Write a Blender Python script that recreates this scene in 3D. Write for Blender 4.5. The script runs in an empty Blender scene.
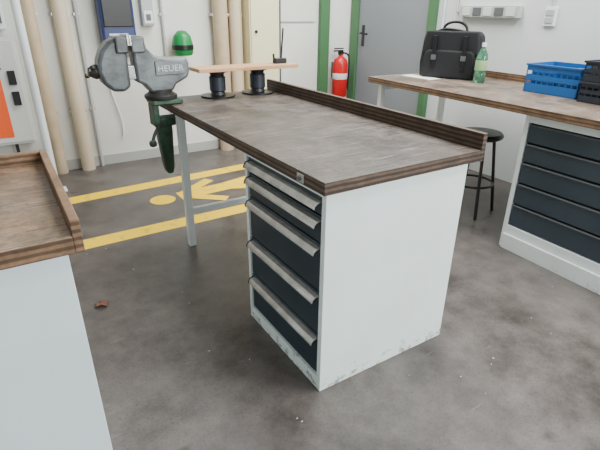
import bpy, bmesh, math, random
from mathutils import Vector, Matrix
random.seed(4)
S=bpy.context.scene
def lin(c):
    return tuple(((v/255)/12.92 if v/255<=.04045 else ((v/255+.055)/1.055)**2.4) for v in c)+(1,)
def mat(name,c,rough=.5,metal=0,c2=None,scale=6,bump=0,bscale=60,spec=.5,trans=0,detail=6,stretch=(1,1,1),lo=.35,hi=.65):
    m=bpy.data.materials.new(name);m.use_nodes=True;nt=m.node_tree;b=nt.nodes['Principled BSDF']
    b.inputs['Base Color'].default_value=lin(c);b.inputs['Roughness'].default_value=rough;b.inputs['Metallic'].default_value=metal
    b.inputs['Specular IOR Level'].default_value=spec
    if trans:b.inputs['Transmission Weight'].default_value=trans
    tc=nt.nodes.new('ShaderNodeTexCoord')
    mp=nt.nodes.new('ShaderNodeMapping');mp.inputs['Scale'].default_value=stretch;nt.links.new(tc.outputs['Object'],mp.inputs[0])
    if c2:
        n=nt.nodes.new('ShaderNodeTexNoise');n.inputs['Scale'].default_value=scale;n.inputs['Detail'].default_value=detail;nt.links.new(mp.outputs[0],n.inputs['Vector'])
        r=nt.nodes.new('ShaderNodeValToRGB');r.color_ramp.elements[0].position=lo;r.color_ramp.elements[1].position=hi
        r.color_ramp.elements[0].color=lin(c);r.color_ramp.elements[1].color=lin(c2)
        nt.links.new(n.outputs['Fac'],r.inputs[0]);nt.links.new(r.outputs[0],b.inputs['Base Color'])
    if bump:
        n2=nt.nodes.new('ShaderNodeTexNoise');n2.inputs['Scale'].default_value=bscale;n2.inputs['Detail'].default_value=4;nt.links.new(mp.outputs[0],n2.inputs['Vector'])
        bu=nt.nodes.new('ShaderNodeBump');bu.inputs['Strength'].default_value=bump;bu.inputs['Distance'].default_value=.01
        nt.links.new(n2.outputs['Fac'],bu.inputs['Height']);nt.links.new(bu.outputs[0],b.inputs['Normal'])
    return m
def N(nt,t,**k):
    n=nt.nodes.new(t)
    for a,v in k.items():
        if a in n.inputs: n.inputs[a].default_value=v
        else: setattr(n,a,v)
    return n
def ramp(nt,src,stops):
    r=nt.nodes.new('ShaderNodeValToRGB');e=r.color_ramp.elements
    while len(e)<len(stops): e.new(.5)
    for i,(p,c) in enumerate(stops):
        e[i].position=p;e[i].color=c if len(c)==4 else lin(c)
    nt.links.new(src,r.inputs[0]);return r
def mix(nt,fac,a,b,mode='MIX'):
    m=nt.nodes.new('ShaderNodeMix');m.data_type='RGBA';m.blend_type=mode
    if isinstance(fac,(int,float)): m.inputs[0].default_value=fac
    else: nt.links.new(fac,m.inputs[0])
    for s,i in ((a,6),(b,7)):
        if isinstance(s,tuple): m.inputs[i].default_value=s
        else: nt.links.new(s,m.inputs[i])
    return m.outputs[2]
BW=((0,0,0,1),(1,1,1,1))
def scratches(nt,tc,x,col,rot,thr,amt,sx=2,sy=70):
    mp=N(nt,'ShaderNodeMapping');mp.inputs['Scale'].default_value=(sx,sy,1);mp.inputs['Rotation'].default_value=(0,0,rot);nt.links.new(tc.outputs['Object'],mp.inputs[0])
    n=N(nt,'ShaderNodeTexNoise',Scale=1.6,Detail=2.0);nt.links.new(mp.outputs[0],n.inputs['Vector'])
    r=ramp(nt,n.outputs['Fac'],[(thr,BW[0]),(thr+.03,(amt,amt,amt,1))])
    return mix(nt,r.outputs[0],x,lin(col))
def floor_mat():
    m=bpy.data.materials.new('concrete_floor');m.use_nodes=True;nt=m.node_tree;b=nt.nodes['Principled BSDF']
    tc=N(nt,'ShaderNodeTexCoord')
    n1=N(nt,'ShaderNodeTexNoise',Scale=1.1,Detail=10.0,Roughness=.62,Distortion=.5);nt.links.new(tc.outputs['Object'],n1.inputs['Vector'])
    n2=N(nt,'ShaderNodeTexNoise',Scale=4.5,Detail=12.0,Roughness=.72);nt.links.new(tc.outputs['Object'],n2.inputs['Vector'])
    n3=N(nt,'ShaderNodeTexNoise',Scale=120.0,Detail=3.0);nt.links.new(tc.outputs['Object'],n3.inputs['Vector'])
    a=ramp(nt,n1.outputs['Fac'],[(.35,(60,54,51)),(.5,(90,84,80)),(.65,(114,108,104))])
    c=ramp(nt,n2.outputs['Fac'],[(.37,(46,42,39)),(.52,(92,86,82)),(.68,(118,113,108))])
    x=mix(nt,.5,a.outputs[0],c.outputs[0])
    s=ramp(nt,n3.outputs['Fac'],[(.3,(.5,.5,.5,1)),(.46,(1,1,1,1))])
    x=mix(nt,.6,x,s.outputs[0],'MULTIPLY')
    v=N(nt,'ShaderNodeTexVoronoi',Scale=3.4);nt.links.new(tc.outputs['Object'],v.inputs['Vector'])
    ns=N(nt,'ShaderNodeTexNoise',Scale=20.0,Detail=5.0);nt.links.new(tc.outputs['Object'],ns.inputs['Vector'])
    ad=N(nt,'ShaderNodeMath',operation='MULTIPLY_ADD');nt.links.new(ns.outputs['Fac'],ad.inputs[0]);ad.inputs[1].default_value=.18;nt.links.new(v.outputs['Distance'],ad.inputs[2])
    vr=ramp(nt,ad.outputs[0],[(.12,(.3,.27,.25,1)),(.20,(1,1,1,1))])
    x=mix(nt,.75,x,vr.outputs[0],'MULTIPLY')
    x=scratches(nt,tc,x,(165,160,156),.6,.72,.3,3,60)
    nt.links.new(x,b.inputs['Base Color'])
    rr=ramp(nt,n2.outputs['Fac'],[(.35,(.28,.28,.28,1)),(.65,(.46,.46,.46,1))]);nt.links.new(rr.outputs[0],b.inputs['Roughness'])
    bu=N(nt,'ShaderNodeBump',Strength=.1,Distance=.005);nt.links.new(n2.outputs['Fac'],bu.inputs['Height']);nt.links.new(bu.outputs[0],b.inputs['Normal'])
    return m
def wood_mat(name,cols,axis=1,rough=.4,dirt=.5,worn=None,scr=0):
    m=bpy.data.materials.new(name);m.use_nodes=True;nt=m.node_tree;b=nt.nodes['Principled BSDF']
    tc=N(nt,'ShaderNodeTexCoord');mp=N(nt,'ShaderNodeMapping');sc=[14,14,14];sc[axis]=2.2
    mp.inputs['Scale'].default_value=sc;nt.links.new(tc.outputs['Object'],mp.inputs[0])
    n=N(nt,'ShaderNodeTexNoise',Scale=2.0,Detail=9.0,Roughness=.7,Distortion=.6);nt.links.new(mp.outputs[0],n.inputs['Vector'])
    a=ramp(nt,n.outputs['Fac'],[(.3,cols[0]),(.5,cols[1]),(.7,cols[2])])
    n2=N(nt,'ShaderNodeTexNoise',Scale=4.8,Detail=13.0,Roughness=.76,Distortion=.7);nt.links.new(tc.outputs['Object'],n2.inputs['Vector'])
    x=a.outputs[0]
    if worn:
        n4=N(nt,'ShaderNodeTexNoise',Scale=2.6,Detail=10.0,Roughness=.74);nt.links.new(tc.outputs['Object'],n4.inputs['Vector'])
        wr=ramp(nt,n4.outputs['Fac'],[(.38,BW[0]),(.58,(.9,.9,.9,1))])
        x=mix(nt,wr.outputs[0],x,lin(worn))
    d=ramp(nt,n2.outputs['Fac'],[(.40,(.14,.12,.11,1)),(.50,(.58,.56,.54,1)),(.60,(1,1,1,1))])
    x=mix(nt,dirt,x,d.outputs[0],'MULTIPLY')
    n5=N(nt,'ShaderNodeTexNoise',Scale=70.0,Detail=5.0,Roughness=.7);nt.links.new(tc.outputs['Object'],n5.inputs['Vector'])
    d5=ramp(nt,n5.outputs['Fac'],[(.38,(.35,.35,.35,1)),(.50,(1,1,1,1))])
    x=mix(nt,.6*dirt+.1,x,d5.outputs[0],'MULTIPLY')
    if scr:
        x=scratches(nt,tc,x,(34,28,24),.35,.64,scr,3,60)
        x=scratches(nt,tc,x,(38,30,26),-1.1,.65,scr,3,55)
        x=scratches(nt,tc,x,(176,168,160),1.45,.66,scr*.6,2.5,70)
    nt.links.new(x,b.inputs['Base Color'])
    rr=ramp(nt,n2.outputs['Fac'],[(.35,(rough*.75,)*3+(1,)),(.65,(rough*1.25,)*3+(1,))]);nt.links.new(rr.outputs[0],b.inputs['Roughness'])
    bu=N(nt,'ShaderNodeBump',Strength=.2,Distance=.003);nt.links.new(n2.outputs['Fac'],bu.inputs['Height']);nt.links.new(bu.outputs[0],b.inputs['Normal'])
    return m
def ply_edge(name,c1,c2,freq=110):
    m=bpy.data.materials.new(name);m.use_nodes=True;nt=m.node_tree;b=nt.nodes['Principled BSDF']
    tc=N(nt,'ShaderNodeTexCoord')
    w=N(nt,'ShaderNodeTexWave',Scale=freq/3.1416/2,Distortion=1.0,Detail=2.0);w.bands_direction='Z';nt.links.new(tc.outputs['Object'],w.inputs['Vector'])
    r=ramp(nt,w.outputs['Fac'],[(.25,c1),(.75,c2)])
    n=N(nt,'ShaderNodeTexNoise',Scale=14.0,Detail=8.0,Roughness=.7);nt.links.new(tc.outputs['Object'],n.inputs['Vector'])
    d=ramp(nt,n.outputs['Fac'],[(.38,(.4,.4,.4,1)),(.6,(1,1,1,1))])
    nt.links.new(mix(nt,.7,r.outputs[0],d.outputs[0],'MULTIPLY'),b.inputs['Base Color']);b.inputs['Roughness'].default_value=.6
    return m
def scuffed_white(name,c,h=.12,k=.17,dark=.85):
    m=bpy.data.materials.new(name);m.use_nodes=True;nt=m.node_tree;b=nt.nodes['Principled BSDF']
    tc=N(nt,'ShaderNodeTexCoord');sp=N(nt,'ShaderNodeSeparateXYZ');nt.links.new(tc.outputs['Object'],sp.inputs[0])
    mr=N(nt,'ShaderNodeMapRange');mr.inputs[1].default_value=0;mr.inputs[2].default_value=h;mr.inputs[3].default_value=k;mr.inputs[4].default_value=0
    nt.links.new(sp.outputs['Z'],mr.inputs[0])
    mp=N(nt,'ShaderNodeMapping');mp.inputs['Scale'].default_value=(1,1,1.3);nt.links.new(tc.outputs['Object'],mp.inputs[0])
    n=N(nt,'ShaderNodeTexNoise',Scale=20.0,Detail=10.0,Roughness=.8);nt.links.new(mp.outputs[0],n.inputs['Vector'])
    ad=N(nt,'ShaderNodeMath',operation='ADD');nt.links.new(n.outputs['Fac'],ad.inputs[0]);nt.links.new(mr.outputs[0],ad.inputs[1])
    r=ramp(nt,ad.outputs[0],[(.66,BW[0]),(.73,(dark,dark,dark,1))])
    dk=tuple(v*.22 for v in lin(c)[:3])+(1,)
    x=mix(nt,r.outputs[0],lin(c),dk)
    n6=N(nt,'ShaderNodeTexNoise',Scale=3.0,Detail=6.0);nt.links.new(tc.outputs['Object'],n6.inputs['Vector'])
    g6=ramp(nt,n6.outputs['Fac'],[(.35,(.93,.93,.92,1)),(.6,(1,1,1,1))])
    nt.links.new(mix(nt,1.0,x,g6.outputs[0],'MULTIPLY'),b.inputs['Base Color']);b.inputs['Roughness'].default_value=.42
    return m
M=dict(
 floor=floor_mat(),
 wood_top=wood_mat('worn_worktop',[(76,61,50),(100,86,73),(120,104,90)],1,.5,.85,(104,97,90),.8),
 wood_left=wood_mat('worn_worktop_left',[(136,104,76),(164,132,102),(184,156,126)],0,.5,.6,(162,142,120),.5),
 wood_right=wood_mat('worktop_right',[(98,80,64),(128,108,90),(152,132,114)],1,.5,.65,(142,130,118),.5),
 plank=wood_mat('pale_plank',[(186,136,94),(212,164,118),(226,184,142)],0,.5,.1),
 ply=ply_edge('plywood_edge',(56,43,34),(102,82,65)),
 ply_l=ply_edge('plywood_edge_light',(92,70,50),(142,110,82)),
 white=scuffed_white('cabinet_white',(228,238,235),.16,.165,.8),
 white3=scuffed_white('cabinet_white_right',(226,234,233),.14,.10,.4),
 white2=scuffed_white('cabinet_white_left',(214,226,230),.05,.05),
 whitem=mat('white_metal',(226,232,232),.4),
 drawer=mat('drawer_slate',(34,46,54),.4,c2=(42,55,63),scale=3),
 drawer2=mat('drawer_slate_right',(44,56,65),.4,c2=(52,64,73),scale=3),
 gap=mat('dark_gap',(12,14,16),.7),
 alu=mat('aluminium',(206,203,196),.4,.55,c2=(176,173,167),scale=20),
 wallw=mat('wall_paint',(226,226,219),.75,c2=(212,212,205),scale=1.5,bump=.05),
 wallr=mat('wall_paint_right',(218,222,222),.75,c2=(206,211,211),scale=1.2),
 base=mat('wall_base_paint',(170,170,164),.7),
 beige=mat('beige_pipe',(198,178,148),.5,c2=(182,162,134),scale=8),
 beige2=mat('beige_pipe_light',(206,190,164),.5),
 cream=mat('cream_cabinet',(232,224,184),.45),
 green=mat('green_frame',(68,112,72),.45),
 dgreen=mat('vise_green',(46,78,56),.5,c2=(32,54,38),scale=20,lo=.42,hi=.6),
 dooor=mat('door_grey',(132,137,143),.5),
 red=mat('extinguisher_red',(196,20,24),.3),
 black=mat('black_plastic',(20,20,22),.4),
 bag=mat('bag_fabric',(22,23,27),.75,bump=.25,bscale=300),
 iron=mat('cast_iron',(112,117,118),.4,.4,c2=(80,83,83),scale=9,bump=.12,bscale=60,detail=10,lo=.4,hi=.65),
 irond=mat('cast_iron_dark',(60,60,58),.45,.4,c2=(42,40,38),scale=20),
 steel=mat('steel',(180,180,178),.25,.9),
 navy=mat('navy_plastic',(36,50,98),.4),
 grey=mat('grey_box',(176,180,180),.5),
 lgrey=mat('light_grey_box',(208,210,206),.5),
 dgrey=mat('dark_grey',(88,92,94),.5),
 orange=mat('orange_label',(240,92,30),.5),
 blue=mat('crate_blue',(24,92,160),.4),
 yellow=mat('floor_yellow',(255,212,20),.6,c2=(206,176,50),scale=14,bump=.05,detail=12,lo=.54,hi=.76),
 leaf=mat('dry_leaf',(112,72,54),.8),
 glass=mat('bottle_green',(120,190,150),.12,trans=.75),
 label=mat('bottle_label',(150,180,130),.5),
 paper=mat('paper_white',(235,235,232),.7),
 lettering=mat('lettering_paint',(205,208,206),.6),
 brightgreen=mat('bright_green',(10,130,64),.35),
 tape=mat('crate_dark',(34,40,50),.45),
 skyblue=mat('extinguisher_label',(220,220,215),.5),
 rubber=mat('rubber_cable',(40,40,42),.5),
)
# ---------- geometry helpers
def group(name,loc=(0,0,0),rz=0):
    e=bpy.data.objects.new(name,None);S.collection.objects.link(e);e.location=loc;e.rotation_euler=(0,0,rz);e.empty_display_size=.1;return e
def finish(name,bm,mats,par=None,loc=(0,0,0),rot=(0,0,0),bev=0,smooth=False,seg=2):
    bmesh.ops.recalc_face_normals(bm,faces=bm.faces[:])
    me=bpy.data.meshes.new(name);bm.to_mesh(me);bm.free()
    for m in (mats if isinstance(mats,(list,tuple)) else [mats]): me.materials.append(M[m])
    o=bpy.data.objects.new(name,me);S.collection.objects.link(o);o.location=loc;o.rotation_euler=rot
    if par: o.parent=par
    if bev:
        b=o.modifiers.new('b','BEVEL');b.width=bev;b.segments=seg;b.limit_method='ANGLE';b.angle_limit=math.radians(35)
    if smooth:
        for p in me.polygons:p.use_smooth=True
        try:
            with bpy.context.temp_override(object=o,active_object=o,selected_objects=[o],selected_editable_objects=[o]): bpy.ops.object.shade_smooth_by_angle(angle=math.radians(40))
        except Exception: pass
    return o
def bx(bm,lo,hi,mi=0,top=None):
    vs=[bm.verts.new((x,y,z)) for z in (lo[2],hi[2]) for y in (lo[1],hi[1]) for x in (lo[0],hi[0])]
    F=[(0,2,3,1),(4,5,7,6),(0,1,5,4),(2,6,7,3),(0,4,6,2),(1,3,7,5)]
    for i,f in enumerate(F):
        fa=bm.faces.new([vs[k] for k in f]);fa.material_index=top if (i==1 and top is not None) else mi
def box(name,lo,hi,m,par=None,bev=.002,**k):
    bm=bmesh.new();bx(bm,lo,hi,0,1 if isinstance(m,(list,tuple)) else None);return finish(name,bm,m,par,bev=bev,**k)
def boxes(name,L,m,par=None,bev=.002,**k):
    bm=bmesh.new()
    for t in L: bx(bm,t[0],t[1],t[2] if len(t)>2 else 0)
    return finish(name,bm,m,par,bev=bev,**k)
def lathe(name,prof,m,par=None,loc=(0,0,0),rot=(0,0,0),seg=32,bev=0):
    bm=bmesh.new();rings=[]
    for r,z in prof:
        if r<1e-5: rings.append([bm.verts.new((0,0,z))])
        else: rings.append([bm.verts.new((r*math.cos(2*math.pi*i/seg),r*math.sin(2*math.pi*i/seg),z)) for i in range(seg)])
    for j in range(len(rings)-1):
        a,b=rings[j],rings[j+1]
        for i in range(seg):
            k=(i+1)%seg
            q=[a[i] if len(a)>1 else a[0],a[k] if len(a)>1 else a[0],b[k] if len(b)>1 else b[0],b[i] if len(b)>1 else b[0]]
            q=list(dict.fromkeys(q))
            if len(q)>2: bm.faces.new(q)
    return finish(name,bm,m,par,loc,rot,bev,True)
def cyl(name,r,z0,z1,m,par=None,loc=(0,0,0),rot=(0,0,0),seg=24):
    return lathe(name,[(0,z0),(r,z0),(r,z1),(0,z1)],m,par,loc,rot,seg)
def prism(name,pts,d0,d1,m,par=None,axis='y',bev=.004,smooth=True,seg=3,**k):
    bm=bmesh.new()
    def P(a,b,d): return {'y':(a,d,b),'x':(d,a,b),'z':(a,b,d)}[axis]
    A=[bm.verts.new(P(a,b,d0)) for a,b in pts];B=[bm.verts.new(P(a,b,d1)) for a,b in pts]
    bm.faces.new(A);bm.faces.new(B[::-1])
    for i in range(len(pts)): bm.faces.new([A[i],A[(i+1)%len(pts)],B[(i+1)%len(pts)],B[i]])
    return finish(name,bm,m,par,bev=bev,smooth=smooth,seg=seg,**k)
def tube(name,pts,r,m,par=None,smooth=True):
    cu=bpy.data.curves.new(name,'CURVE');cu.dimensions='3D';cu.bevel_depth=r;cu.bevel_resolution=4;cu.use_fill_caps=True
    sp=cu.splines.new('NURBS' if smooth else 'POLY');sp.points.add(len(pts)-1)
    for p,q in zip(sp.points,pts): p.co=(*q,1)
    if smooth: sp.use_endpoint_u=True;sp.order_u=3;sp.resolution_u=8
    o=bpy.data.objects.new('tmp_curve',cu);S.collection.objects.link(o);cu.materials.append(M[m])
    dg=bpy.context.evaluated_depsgraph_get();me=bpy.data.meshes.new_from_object(o.evaluated_get(dg))
    bpy.data.objects.remove(o)
    o2=bpy.data.objects.new(name,me);S.collection.objects.link(o2)
    if par:o2.parent=par
    if not me.materials: me.materials.append(M[m])
    return o2
# ---------- room
YW=3.35; XW=2.72
box('floor',(-4,-5,-.05),(XW+.1,YW+.1,0),'floor',bev=0)
boxes('wall_back',[((-4,YW,0),(XW+.1,YW+.1,3.2))],'wallw',bev=0)
boxes('wall_right',[((XW,-5,0),(XW+.1,YW,3.2))],'wallr',bev=0)
box('wall_left',(-4.1,-5,0),(-4,YW+.1,3.2),'wallw',bev=0)
box('baseboard_back',(-4,YW-.012,0),(2.2,YW,.09),'base')
# ---------- main workbench
wb=group('workbench')
W,L,LT=.65,.574,1.66
box('worktop',(-.018,-.014,.80),(W+.045,LT,.843),['ply','wood_top'],wb,bev=.002)
box('back_lip',(W+.045,-.014,.798),(W+.067,LT,.905),'ply',wb)
boxes('cabinet_shell',[((0,0,0),(W,.024,.80)),((0,L-.02,0),(W,L,.80)),((W-.02,.024,0),(W,L-.02,.80)),((0,.024,0),(W-.02,L-.02,.055)),((0,.024,.782),(W-.02,L-.02,.80))],'white',wb,bev=.0015)
box('drawer_recess',(.03,.024,.055),(.06,L-.02,.782),'gap',wb,bev=0)
tops=[.778,.712,.612,.424,.242];bots=tops[1:]+[.06]
for i,(t,b) in enumerate(zip(tops,bots)):
    box('drawer_%d'%(i+1),(.006,.028,b+.004),(.034,L-.024,t-.002),'drawer',wb)
    zc=t-.026
    prism('drawer_handle_%d'%(i+1),[(.008,zc+.013),(-.012,zc+.011),(-.023,zc-.003),(-.023,zc-.013),(-.020,zc-.013),(-.018,zc-.003),(-.008,zc+.004),(.008,zc+.006)],.034,L-.04,'alu',wb,bev=.001,seg=1)
    prism('handle_cap_%d'%(i+1),[(.008,zc+.014),(-.013,zc+.012),(-.024,zc-.003),(-.024,zc-.014),(.008,zc-.014)],L-.04,L-.034,'black',wb,bev=0,seg=1)
box('lock_plate',(-.022,.10,.806),(-.018,.14,.835),'alu',wb)
cyl('lock_barrel',.008,0,.006,'dgrey',wb,loc=(-.022,.12,.82),rot=(0,-math.pi/2,0))
boxes('end_frame',[((.0,1.385,0),(.04,1.425,.80)),((W-.02,1.385,0),(W+.02,1.425,.80)),((.04,1.39,.205),(W-.02,1.42,.24)),((.04,1.39,.76),(W-.02,1.42,.80))],'whitem',wb)
# ---------- vise
vx,vy=-.045,1.49
v=group('bench_vise',(vx,vy,.8905));v.scale=(.96,.96,.95)
lathe('swivel_base',[(0,-.022),(.085,-.022),(.09,-.012),(.09,.0),(.07,.012),(.055,.03),(0,.03)],'irond',v)
fixed=[(-.06,.02),(.06,.02),(.08,.055),(.12,.075),(.15,.09),(.162,.12),(.162,.17),(.15,.195),(.03,.20),(-.03,.215),(-.06,.25),(-.072,.305),(-.135,.305),(-.135,.18),(-.13,.08),(-.09,.06)]
prism('fixed_body',fixed,-.052,.052,'iron',v,bev=.014)
moving=[(-.165,.305),(-.215,.305),(-.255,.285),(-.290,.245),(-.312,.195),(-.318,.14),(-.30,.085),(-.26,.04),(-.20,.035),(-.165,.06)]
prism('moving_jaw',moving,-.06,.06,'iron',v,bev=.018)
boxes('jaw_arms',[((-.22,-.078,.23),(-.16,.078,.31)),((-.145,-.078,.23),(-.075,.078,.31))],'iron',v,bev=.008)
boxes('jaw_plates',[((-.162,-.077,.267),(-.152,.077,.317)),((-.15,-.077,.267),(-.14,.077,.317))],'steel',v,bev=.001)
box('slide_bar',(-.20,-.036,.095),(-.10,.036,.165),'steel',v,bev=.004)
lathe('screw_boss',[(0,0),(.034,0),(.038,.015),(.032,.03),(.02,.05),(0,.055)],'irond',v,loc=(-.308,0,.14),rot=(0,-math.pi/2,0))
tube('handle_bar',[(-.35,-.10,.17),(-.35,.10,.11)],.008,'steel',v,False)
for k,p in enumerate(((-.35,-.10,.17),(-.35,.10,.11))):
    lathe('handle_knob_%d'%(k+1),[(0,-.014),(.010,-.010),(.014,0),(.010,.010),(0,.014)],'irond',v,loc=p,seg=16)
prism('side_rib',[(-.03,.11),(.125,.11),(.14,.125),(.14,.17),(.125,.183),(-.03,.183)],-.060,-.050,'iron',v,bev=.003)
cu=bpy.data.curves.new('lettering','FONT');cu.body='HEUER';cu.size=.046;cu.extrude=.0012;cu.materials.append(M['lettering']);cu.space_character=1.05
to=bpy.data.objects.new('lt',cu);S.collection.objects.link(to)
me=bpy.data.meshes.new_from_object(to.evaluated_get(bpy.context.evaluated_depsgraph_get()));bpy.data.objects.remove(to)
to=bpy.data.objects.new('lettering',me);S.collection.objects.link(to);to.parent=v;to.location=(-.02,-.0605,.130);to.rotation_euler=(math.pi/2,0,0)
boxes('clamp_bracket',[((-.066,-.075,-.046),(.10,.075,-.022)),((-.066,-.05,-.17),(-.032,.05,-.046)),((-.032,-.05,-.17),(.09,.05,-.125))],'dgreen',v,bev=.005)
prism('lift_post',[(-.048,-.12),(.032,-.125),(.037,-.20),(.026,-.42),(.014,-.46),(-.018,-.46),(-.028,-.42),(-.046,-.25)],-.04,.03,'dgreen',v,bev=.01)
tube('lift_lever',[(-.03,-.05,-.16),(-.08,-.09,-.17),(-.11,-.13,-.23)],.009,'irond',v)
lathe('lever_knob',[(0,-.022),(.018,-.014),(.022,0),(.018,.014),(0,.022)],'dgreen',v,loc=(-.11,-.13,-.24),seg=16)
# ---------- spools + plank
def spool(x,y,r=.1,h=.145):
    s=group('cable_spool',(x,y,.8445))
    lathe('spool_body',[(0,0),(r,0),(r,.008),(.045,.012),(.04,.02),(.04,h-.02),(.045,h-.012),(r*.62,h-.008),(r*.62,h),(0,h)],'black',s,seg=40)
    lathe('hub',[(.042,.03),(.047,.035),(.047,h-.035),(.042,h-.03)],'tape',s)
spool(.31,1.55);spool(.575,1.555)
box('wooden_plank',(.17,1.46,.990),(.81,1.62,1.010),'plank',bev=.002)
mg=group('marking_gauge',(.74,1.55,1.0105))
box('stock',(-.05,-.02,0),(.03,.02,.03),'black',mg,bev=.004)
tube('beam',[(.0,0,.02),(.015,.0,.2)],.005,'black',mg,False)
tube('hook',[(-.04,0,.02),(-.06,0,.04),(-.05,0,.055)],.006,'black',mg)
# ---------- right bench
rb=group('workbench',(1.585,0,0),-math.radians(2.5))
box('worktop',(0,-1.2,.808),(.80,1.80,.85),['ply_l','wood_right'],rb)
box('back_lip',(.80,-1.2,.808),(.82,1.80,.90),'ply_l',rb)
boxes('cabinet_shell',[((.035,.40,0),(.62,.425,.808)),((.035,-.62,0),(.62,-.59,.808)),((.035,-.59,0),(.62,.40,.15)),((.035,-.59,.765),(.62,.40,.808)),((.6,-.59,.15),(.62,.40,.765))],'white3',rb)
box('plinth_step',(.022,-.60,.0),(.035,.405,.095),'white3',rb)
box('drawer_recess',(.06,-.59,.15),(.08,.40,.765),'gap',rb,bev=0)
zz=[.765,.655,.545,.42,.29,.152]
for i in range(5):
    box('drawer_%d'%(i+1),(.04,-.585,zz[i+1]+.003),(.062,.394,zz[i]-.010),'drawer2',rb)
    box('drawer_handle_%d'%(i+1),(.034,-.58,zz[i]-.015),(.05,.388,zz[i]-.009),'dgrey',rb,bev=.001)
boxes('end_frame',[((.04,1.68,0),(.08,1.72,.808)),((.70,1.68,0),(.74,1.72,.808)),((.08,1.69,.76),(.70,1.71,.808)),((.08,1.69,.18),(.70,1.71,.21))],'whitem',rb)
T=.85
bg=group('briefcase',(2.17,1.45,T+.001),math.atan2(-.42,.20))
def rr(w0,w1,h):
    return [(-w0/2,0),(w0/2,0),(w0/2+.008,h*.3),(w1/2,h*.9),(w1/2-.03,h),(-w1/2+.03,h),(-w1/2,h*.9),(-w0/2-.008,h*.3)]
prism('body',rr(.44,.42,.33),-.06,.08,'bag',bg,bev=.022,seg=4)
prism('front_pocket',rr(.38,.37,.2),-.09,-.055,'bag',bg,bev=.014,seg=3)
prism('flap',[(-.20,.17),(.20,.17),(.205,.24),(.19,.332),(-.19,.332),(-.205,.24)],-.075,-.045,'bag',bg,bev=.012)
for sx in (-.11,.11): box('strap_%s'%('a' if sx<0 else 'b'),(sx-.014,-.097,.06),(sx+.014,-.07,.3),'black',bg,bev=.003)
boxes('buckles',[((-.128,-.101,.13),(-.092,-.09,.165)),((.092,-.101,.13),(.128,-.09,.165))],'dgrey',bg)
tube('handle',[(-.09,0,.325),(-.085,0,.365),(-.03,0,.392),(.03,0,.392),(.085,0,.365),(.09,0,.325)],.010,'black',bg)
tube('shoulder_strap',[(-.21,.01,.26),(-.12,-.02,.345),(.05,-.04,.34),(.2,-.02,.28),(.225,.0,.15)],.011,'black',bg)
bt=group('water_bottle',(2.145,1.155,T+.001))
lathe('bottle_body',[(0,0),(.034,0),(.040,.008),(.040,.06),(.036,.07),(.040,.08),(.040,.16),(.035,.19),(.016,.228),(.013,.235),(.013,.245),(0,.245)],'glass',bt)
lathe('label',[(.0405,.085),(.041,.087),(.041,.15),(.0405,.152)],'label',bt)
cyl('cap',.0155,.241,.265,'paper',bt)
box('paper_sheet',(1.93,1.42,T+.0005),(2.05,1.72,T+.002),'paper',bev=0)
def crate(name,loc,rz,w,d,h,m,n=9):
    g=group(name,loc,rz);t=.006;Lx=[((0,0,0),(w,d,.005))]
    for z0,z1 in ((0,h*.32),(h*.44,h*.62),(h*.76,h)):
        Lx+=[((0,0,z0),(w,t,z1)),((0,d-t,z0),(w,d,z1)),((0,t,z0),(t,d-t,z1)),((w-t,t,z0),(w,d-t,z1))]
    for i in range(n+1):
        y=i*(d-t)/n;Lx+=[((.001,y,0),(t-.001,y+t,h)),((w-t+.001,y,0),(w-.001,y+t,h))]
    for i in range(6):
        x=i*(w-t)/5;Lx+=[((x,.001,0),(x+t,t-.001,h)),((x,d-t+.001,0),(x+t,d-.001,h))]
    boxes('shell',Lx,m,g,bev=0)
    boxes('rim',[((-.008,-.008,h-.012),(w+.008,.0,h)),((-.008,d,h-.012),(w+.008,d+.008,h)),((-.008,0,h-.012),(0,d,h)),((w,0,h-.012),(w+.008,d,h))],m,g,bev=.002)
    return g
c1=crate('plastic_crate',(2.07,.41,T+.001),-.04,.27,.35,.17,'blue')
boxes('crate_contents',[((.02,.03,.006),(.24,.16,.15)),((.03,.18,.006),(.22,.33,.13))],'blue',c1,bev=.008)
c2=crate('plastic_crate',(2.0,.05,T+.001),-.04,.30,.32,.11,'tape')
c3=crate('plastic_crate',(2.0,.05,T+.113),-.04,.30,.32,.11,'tape')
boxes('crate_contents',[((.02,.03,.006),(.28,.15,.10)),((.02,.17,.006),(.26,.29,.09))],'dgrey',c3,bev=.006)
# ---------- stool
st=group('stool',(1.92,.90,0))
lathe('seat',[(0,.535),(.135,.535),(.15,.545),(.153,.56),(.14,.575),(0,.578)],'black',st)
for k in range(4):
    a=math.pi/4+k*math.pi/2+.2
    tube('leg_%d'%(k+1),[(.10*math.cos(a),.10*math.sin(a),.54),(.18*math.cos(a),.18*math.sin(a),.0)],.011,'black',st,False)
lathe('foot_ring',[(.140+.008*math.cos(t*math.pi/4),.22+.008*math.sin(t*math.pi/4)) for t in range(9)],'black',st)
# ---------- left bench
lb=group('workbench')
X1=-.693
box('worktop',(-2.3,-.03,.808),(X1-.02,.60,.85),['ply_l','wood_left'],lb)
boxes('lips',[((X1-.02,-.03,.808),(X1,.62,.89)),((-2.3,.60,.808),(X1-.02,.62,.89))],'ply_l',lb)
box('cabinet_shell',(-2.25,-.015,0),(X1-.035,.57,.808),'white2',lb)
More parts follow.
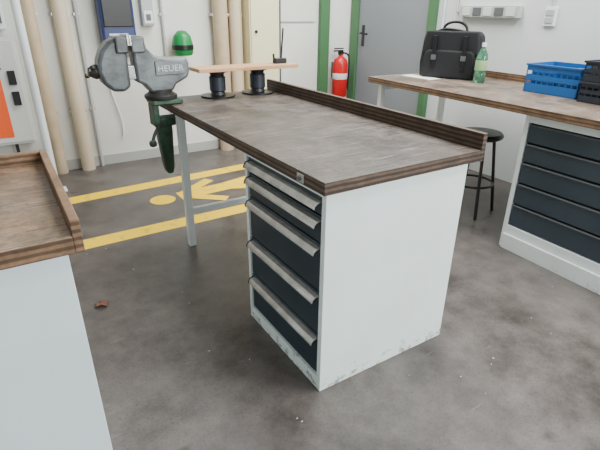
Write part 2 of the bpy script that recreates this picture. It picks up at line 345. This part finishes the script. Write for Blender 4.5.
# ---------- floor markings
def quad(name,pts,z=.0015):
    bm=bmesh.new();A=[bm.verts.new((x,y,0)) for x,y in pts];B=[bm.verts.new((x,y,z)) for x,y in pts]
    bm.faces.new(A);bm.faces.new(B)
    for i in range(len(pts)): bm.faces.new([A[i],A[(i+1)%len(pts)],B[(i+1)%len(pts)],B[i]])
    return bm
def fm(name,pts,par,z=.0015): return finish(name,quad(name,pts,z),'yellow',par)
def strip(name,a,b,w,par,z=.0015):
    d=Vector((b[0]-a[0],b[1]-a[1]));n=Vector((-d.y,d.x)).normalized()*w/2
    fm(name,[(a[0]-n.x,a[1]-n.y),(b[0]-n.x,b[1]-n.y),(b[0]+n.x,b[1]+n.y),(a[0]+n.x,a[1]+n.y)],par,z)
g=group('floor_marking')
fm('line_far',[(-.60,2.47),(1.7,2.63),(1.7,2.77),(-.50,2.62)],g)
fm('line_near',[(-.62,1.67),(1.2,1.71),(1.2,1.84),(-.55,1.81)],g)
fm('pictogram_head',[(.09+.095*math.cos(a*math.pi/8),2.22+.095*math.sin(a*math.pi/8)) for a in range(16)],g)
fm('pictogram_torso',[(.22,2.15),(.66,2.18),(.66,2.34),(.22,2.31)],g,.0015)
strip('pictogram_leg_1',(.62,2.25),(1.10,2.04),.12,g,.0018)
strip('pictogram_leg_2',(.62,2.28),(1.14,2.40),.12,g,.0021)
strip('pictogram_arm_1',(.26,2.22),(.52,2.00),.09,g,.0024)
strip('pictogram_arm_2',(.26,2.26),(.56,2.47),.09,g,.0027)
# leaf + debris
bm=bmesh.new();c=bm.verts.new((0,0,.014));ring=[]
for i in range(11):
    a=i*2*math.pi/11;r=.036 if i%2 else .022;ring.append(bm.verts.new((r*1.2*math.cos(a),r*math.sin(a),.002+random.random()*.02)))
for i in range(11): bm.faces.new([c,ring[i],ring[(i+1)%11]])
lf=finish('dry_leaf',bm,'leaf',loc=(-.58,1.02,0));lf.modifiers.new('s','SOLIDIFY').thickness=.001
bm=bmesh.new()
for i in range(60):
    x=random.uniform(-.7,2.2);y=random.uniform(-.9,1.8)
    if -.05<x<.72 and -.05<y<.65: continue
    if x>1.5 and y<.5: continue
    r=random.uniform(.0015,.004);a=random.random()*3
    bx(bm,(x-r,y-r*.5,0),(x+r,y+r*.5,.002))
finish('floor_debris',bm,'grey')
# ---------- wall fittings
def pipe(name,x,r,m,y=None,z0=0,z1=3.1):
    y=YW-r-.01 if y is None else y
    g=group(name,(x,y,0));cyl('pipe',r,z0,z1,m,g)
    for z in (.5,1.25): box('clamp_%d'%(z*10),(-r-.01,-.005,z),(r+.01,r+.01,z+.025),'alu' if m!='whitem' else m,g)
pipe('wall_pipe',-.46,.048,'beige');pipe('wall_pipe',-.245,.055,'beige2')
pipe('wall_pipe',1.09,.07,'beige');pipe('wall_pipe',1.245,.062,'beige2')
pipe('wall_conduit',-.12,.014,'grey');pipe('wall_conduit',.57,.012,'grey',z0=.3)
pp=group('support_pole',(-.56,2.83,0));cyl('pole',.028,.01,3.1,'whitem',pp);box('foot_plate',(-.07,-.06,0),(.07,.06,.01),'whitem',pp)
cc=group('cream_cabinet',(1.33,YW-.2,0))
box('carcass',(0,0,0),(.32,.19,2.1),'cream',cc,bev=.004);box('door_leaf',(.012,-.012,.06),(.308,.0,2.05),'cream',cc,bev=.003)
cyl('lock',.014,0,.012,'black',cc,loc=(.06,-.012,1.12),rot=(math.pi/2,0,0))
wp=group('wall_panel',(1.72,YW-.03,0))
boxes('panel',[((0,0,.0),(.47,.02,1.18)),((0,0,1.2),(.47,.02,2.2))],'wallw',wp,bev=.003)
tube('conduit',[(.03,-.012,.5),(.03,-.012,2.1)],.008,'dgrey',wp,False)
gf=group('door_frame_post',(2.24,YW-.06,0));box('post',(0,0,0),(.11,.058,2.3),'green',gf)
ex=group('fire_extinguisher',(2.46,YW-.13,.43))
lathe('tank',[(0,0),(.075,0),(.082,.015),(.082,.34),(.07,.39),(.035,.42),(.022,.43),(.022,.45),(0,.45)],'red',ex)
lathe('label',[(.0822,.19),(.083,.192),(.083,.25),(.0822,.252)],'skyblue',ex)
boxes('valve',[((-.025,-.02,.44),(.025,.02,.475)),((-.09,-.012,.475),(.03,.012,.49)),((-.085,-.01,.50),(.03,.01,.512))],'black',ex)
tube('hose',[(.02,0,.46),(.09,-.02,.46),(.105,-.02,.36),(.10,-.02,.15),(.095,-.02,.08)],.009,'black',ex)
box('wall_bracket',(-.03,.07,.2),(.03,.129,.36),'dgrey',ex)
dr=group('door_1',(XW-.001,2.14,0))
boxes('frame',[((-.06,0,0),(0,.07,2.1)),((-.06,1.08,0),(0,1.19,2.1)),((-.06,.07,2.03),(0,1.08,2.1))],'green',dr)
box('leaf',(-.035,.075,.01),(0,1.075,2.03),'dooor',dr)
box('handle_plate',(-.042,.97,.96),(-.035,1.01,1.17),'black',dr)
tube('handle_lever',[(-.04,.99,1.09),(-.085,.99,1.09),(-.088,.97,1.09),(-.088,.87,1.085)],.010,'black',dr)
tk=group('socket_trunking',(XW-.001,1.30,1.27))
box('channel',(-.05,0,0),(0,.56,.085),'grey',tk)
for i in range(5): box('socket_%d'%(i+1),(-.056,.03+i*.104,.012),(-.05,.110+i*.104,.073),'dgrey' if i%2 else 'lgrey',tk)
tube('feed_conduit',[(-.012,.62,1.2),(-.012,.62,.04),(-.012,.56,.04)],.009,'grey',tk,False)
sw=group('light_switch',(XW-.001,1.02,1.22))
box('plate',(-.02,0,0),(0,.09,.13),'whitem',sw,bev=.004);boxes('rockers',[((-.026,.015,.02),(-.02,.075,.06)),((-.026,.015,.07),(-.02,.075,.11))],'grey',sw)
tube('wire',[(-.012,.045,.13),(-.012,.045,1.5)],.008,'grey',sw,False)
wc=group('wall_cable',(XW-.012,2.06,0));tube('cable',[(0,0,2.5),(0,0,.9)],.01,'whitem',wc,False)
td=group('towel_dispenser',(.03,YW-.16,.97))
box('housing',(0,0,0),(.27,.155,.75),'navy',td,bev=.02,seg=3);box('front_cover',(.02,-.012,.2),(.25,.0,.55),'black',td,bev=.01)
box('bottom_tray',(.03,-.01,-.03),(.24,.14,.0),'dgrey',td,bev=.004);box('sticker',(.05,-.003,.06),(.20,.0,.15),'skyblue',td,bev=0)
pr=group('power_socket',(.39,YW-.06,1.17));box('housing',(0,0,0),(.10,.058,.3),'grey',pr,bev=.008);box('lid',(.012,-.008,.02),(.088,0,.12),'whitem',pr,bev=.005)
boxes('outlet',[((.03,-.011,.045),(.07,-.008,.095))],'dgrey',pr)
sd=group('soap_dispenser',(.70,YW-.12,.93))
lathe('canister',[(0,0),(.075,0),(.088,.02),(.09,.10),(.075,.16),(.04,.20),(0,.21)],'brightgreen',sd)
lathe('band',[(.088,.045),(.094,.05),(.094,.085),(.089,.09)],'black',sd)
box('bracket',(-.03,.04,.02),(.03,.119,.16),'dgrey',sd)
hc=group('hanging_cable',(0,0,0))
tube('cable',[(.05,YW-.02,1.0),(.03,YW-.02,.8),(.06,YW-.02,.6),(.12,YW-.02,.35),(.10,YW-.02,.25)],.008,'whitem',hc)
ec=group('electrical_cabinet',(-1.35,YW-.22,.33))
box('housing',(0,0,0),(.75,.21,.78),'lgrey',ec,bev=.004);box('front_door',(.02,-.012,.02),(.73,0,.76),'lgrey',ec,bev=.003)
boxes('label_panel',[((.33,-.016,.06),(.60,-.012,.50))],'orange',ec);boxes('switches',[((.65,-.03,.3),(.70,-.012,.4)),((.65,-.03,.45),(.70,-.012,.55))],'black',ec)
boxes('louvres',[((.42,-.02,.56+i*.03),(.62,-.012,.575+i*.03)) for i in range(6)],'dgrey',ec,bev=.001)
tube('supply_cable',[(.60,.10,.0),(.60,.10,-.2),(.62,.12,-.32)],.012,'rubber',ec)
sb=group('switch_box',(-1.15,YW-.14,1.16));box('housing',(0,0,0),(.52,.13,.6),'whitem',sb,bev=.005);boxes('buttons',[((.3,-.01,.04),(.4,0,.14)),((.42,-.01,.04),(.5,0,.14))],'dgrey',sb)
# ---------- camera
az,pi_,ro=1.0033,.4349,.0109
f=Vector((math.cos(az)*math.cos(pi_),math.sin(az)*math.cos(pi_),-math.sin(pi_)))
r=Vector((math.sin(az),-math.cos(az),0));u=r.cross(f)
r2=r*math.cos(ro)+u*math.sin(ro);u2=r2.cross(f)
cam=bpy.data.cameras.new('camera');co=bpy.data.objects.new('camera',cam);S.collection.objects.link(co)
m=Matrix((r2,u2,-f)).transposed().to_4x4();m.translation=Vector((-.7815,-1.0759,1.3120));co.matrix_world=m
cam.sensor_width=36;cam.lens=463.45/600*36;cam.clip_start=.02;S.camera=co
# ---------- light
w=bpy.data.worlds.new('world');S.world=w;w.use_nodes=True;bgd=w.node_tree.nodes['Background'];bgd.inputs[0].default_value=(.92,.97,1,1);bgd.inputs[1].default_value=.52
def area(name,loc,size,sy,e,tgt,col=(1,1,1)):
    l=bpy.data.lights.new(name,'AREA');l.shape='RECTANGLE';l.size=size;l.size_y=sy;l.energy=e;l.color=col
    o=bpy.data.objects.new(name,l);S.collection.objects.link(o);o.location=loc
    o.rotation_euler=(Vector(tgt)-Vector(loc)).to_track_quat('-Z','Y').to_euler()
area('ceiling_light_near',(1.5,-.6,3.3),2.0,.9,150,(1.5,-.6,0),(1,.995,.98))
area('ceiling_light_far',(1.6,2.0,3.3),2.0,.8,135,(1.6,2.0,0),(1,.995,.98))
area('window_light',(2.1,-4.6,2.2),3.4,1.8,430,(.8,.5,.4),(.95,.99,1))
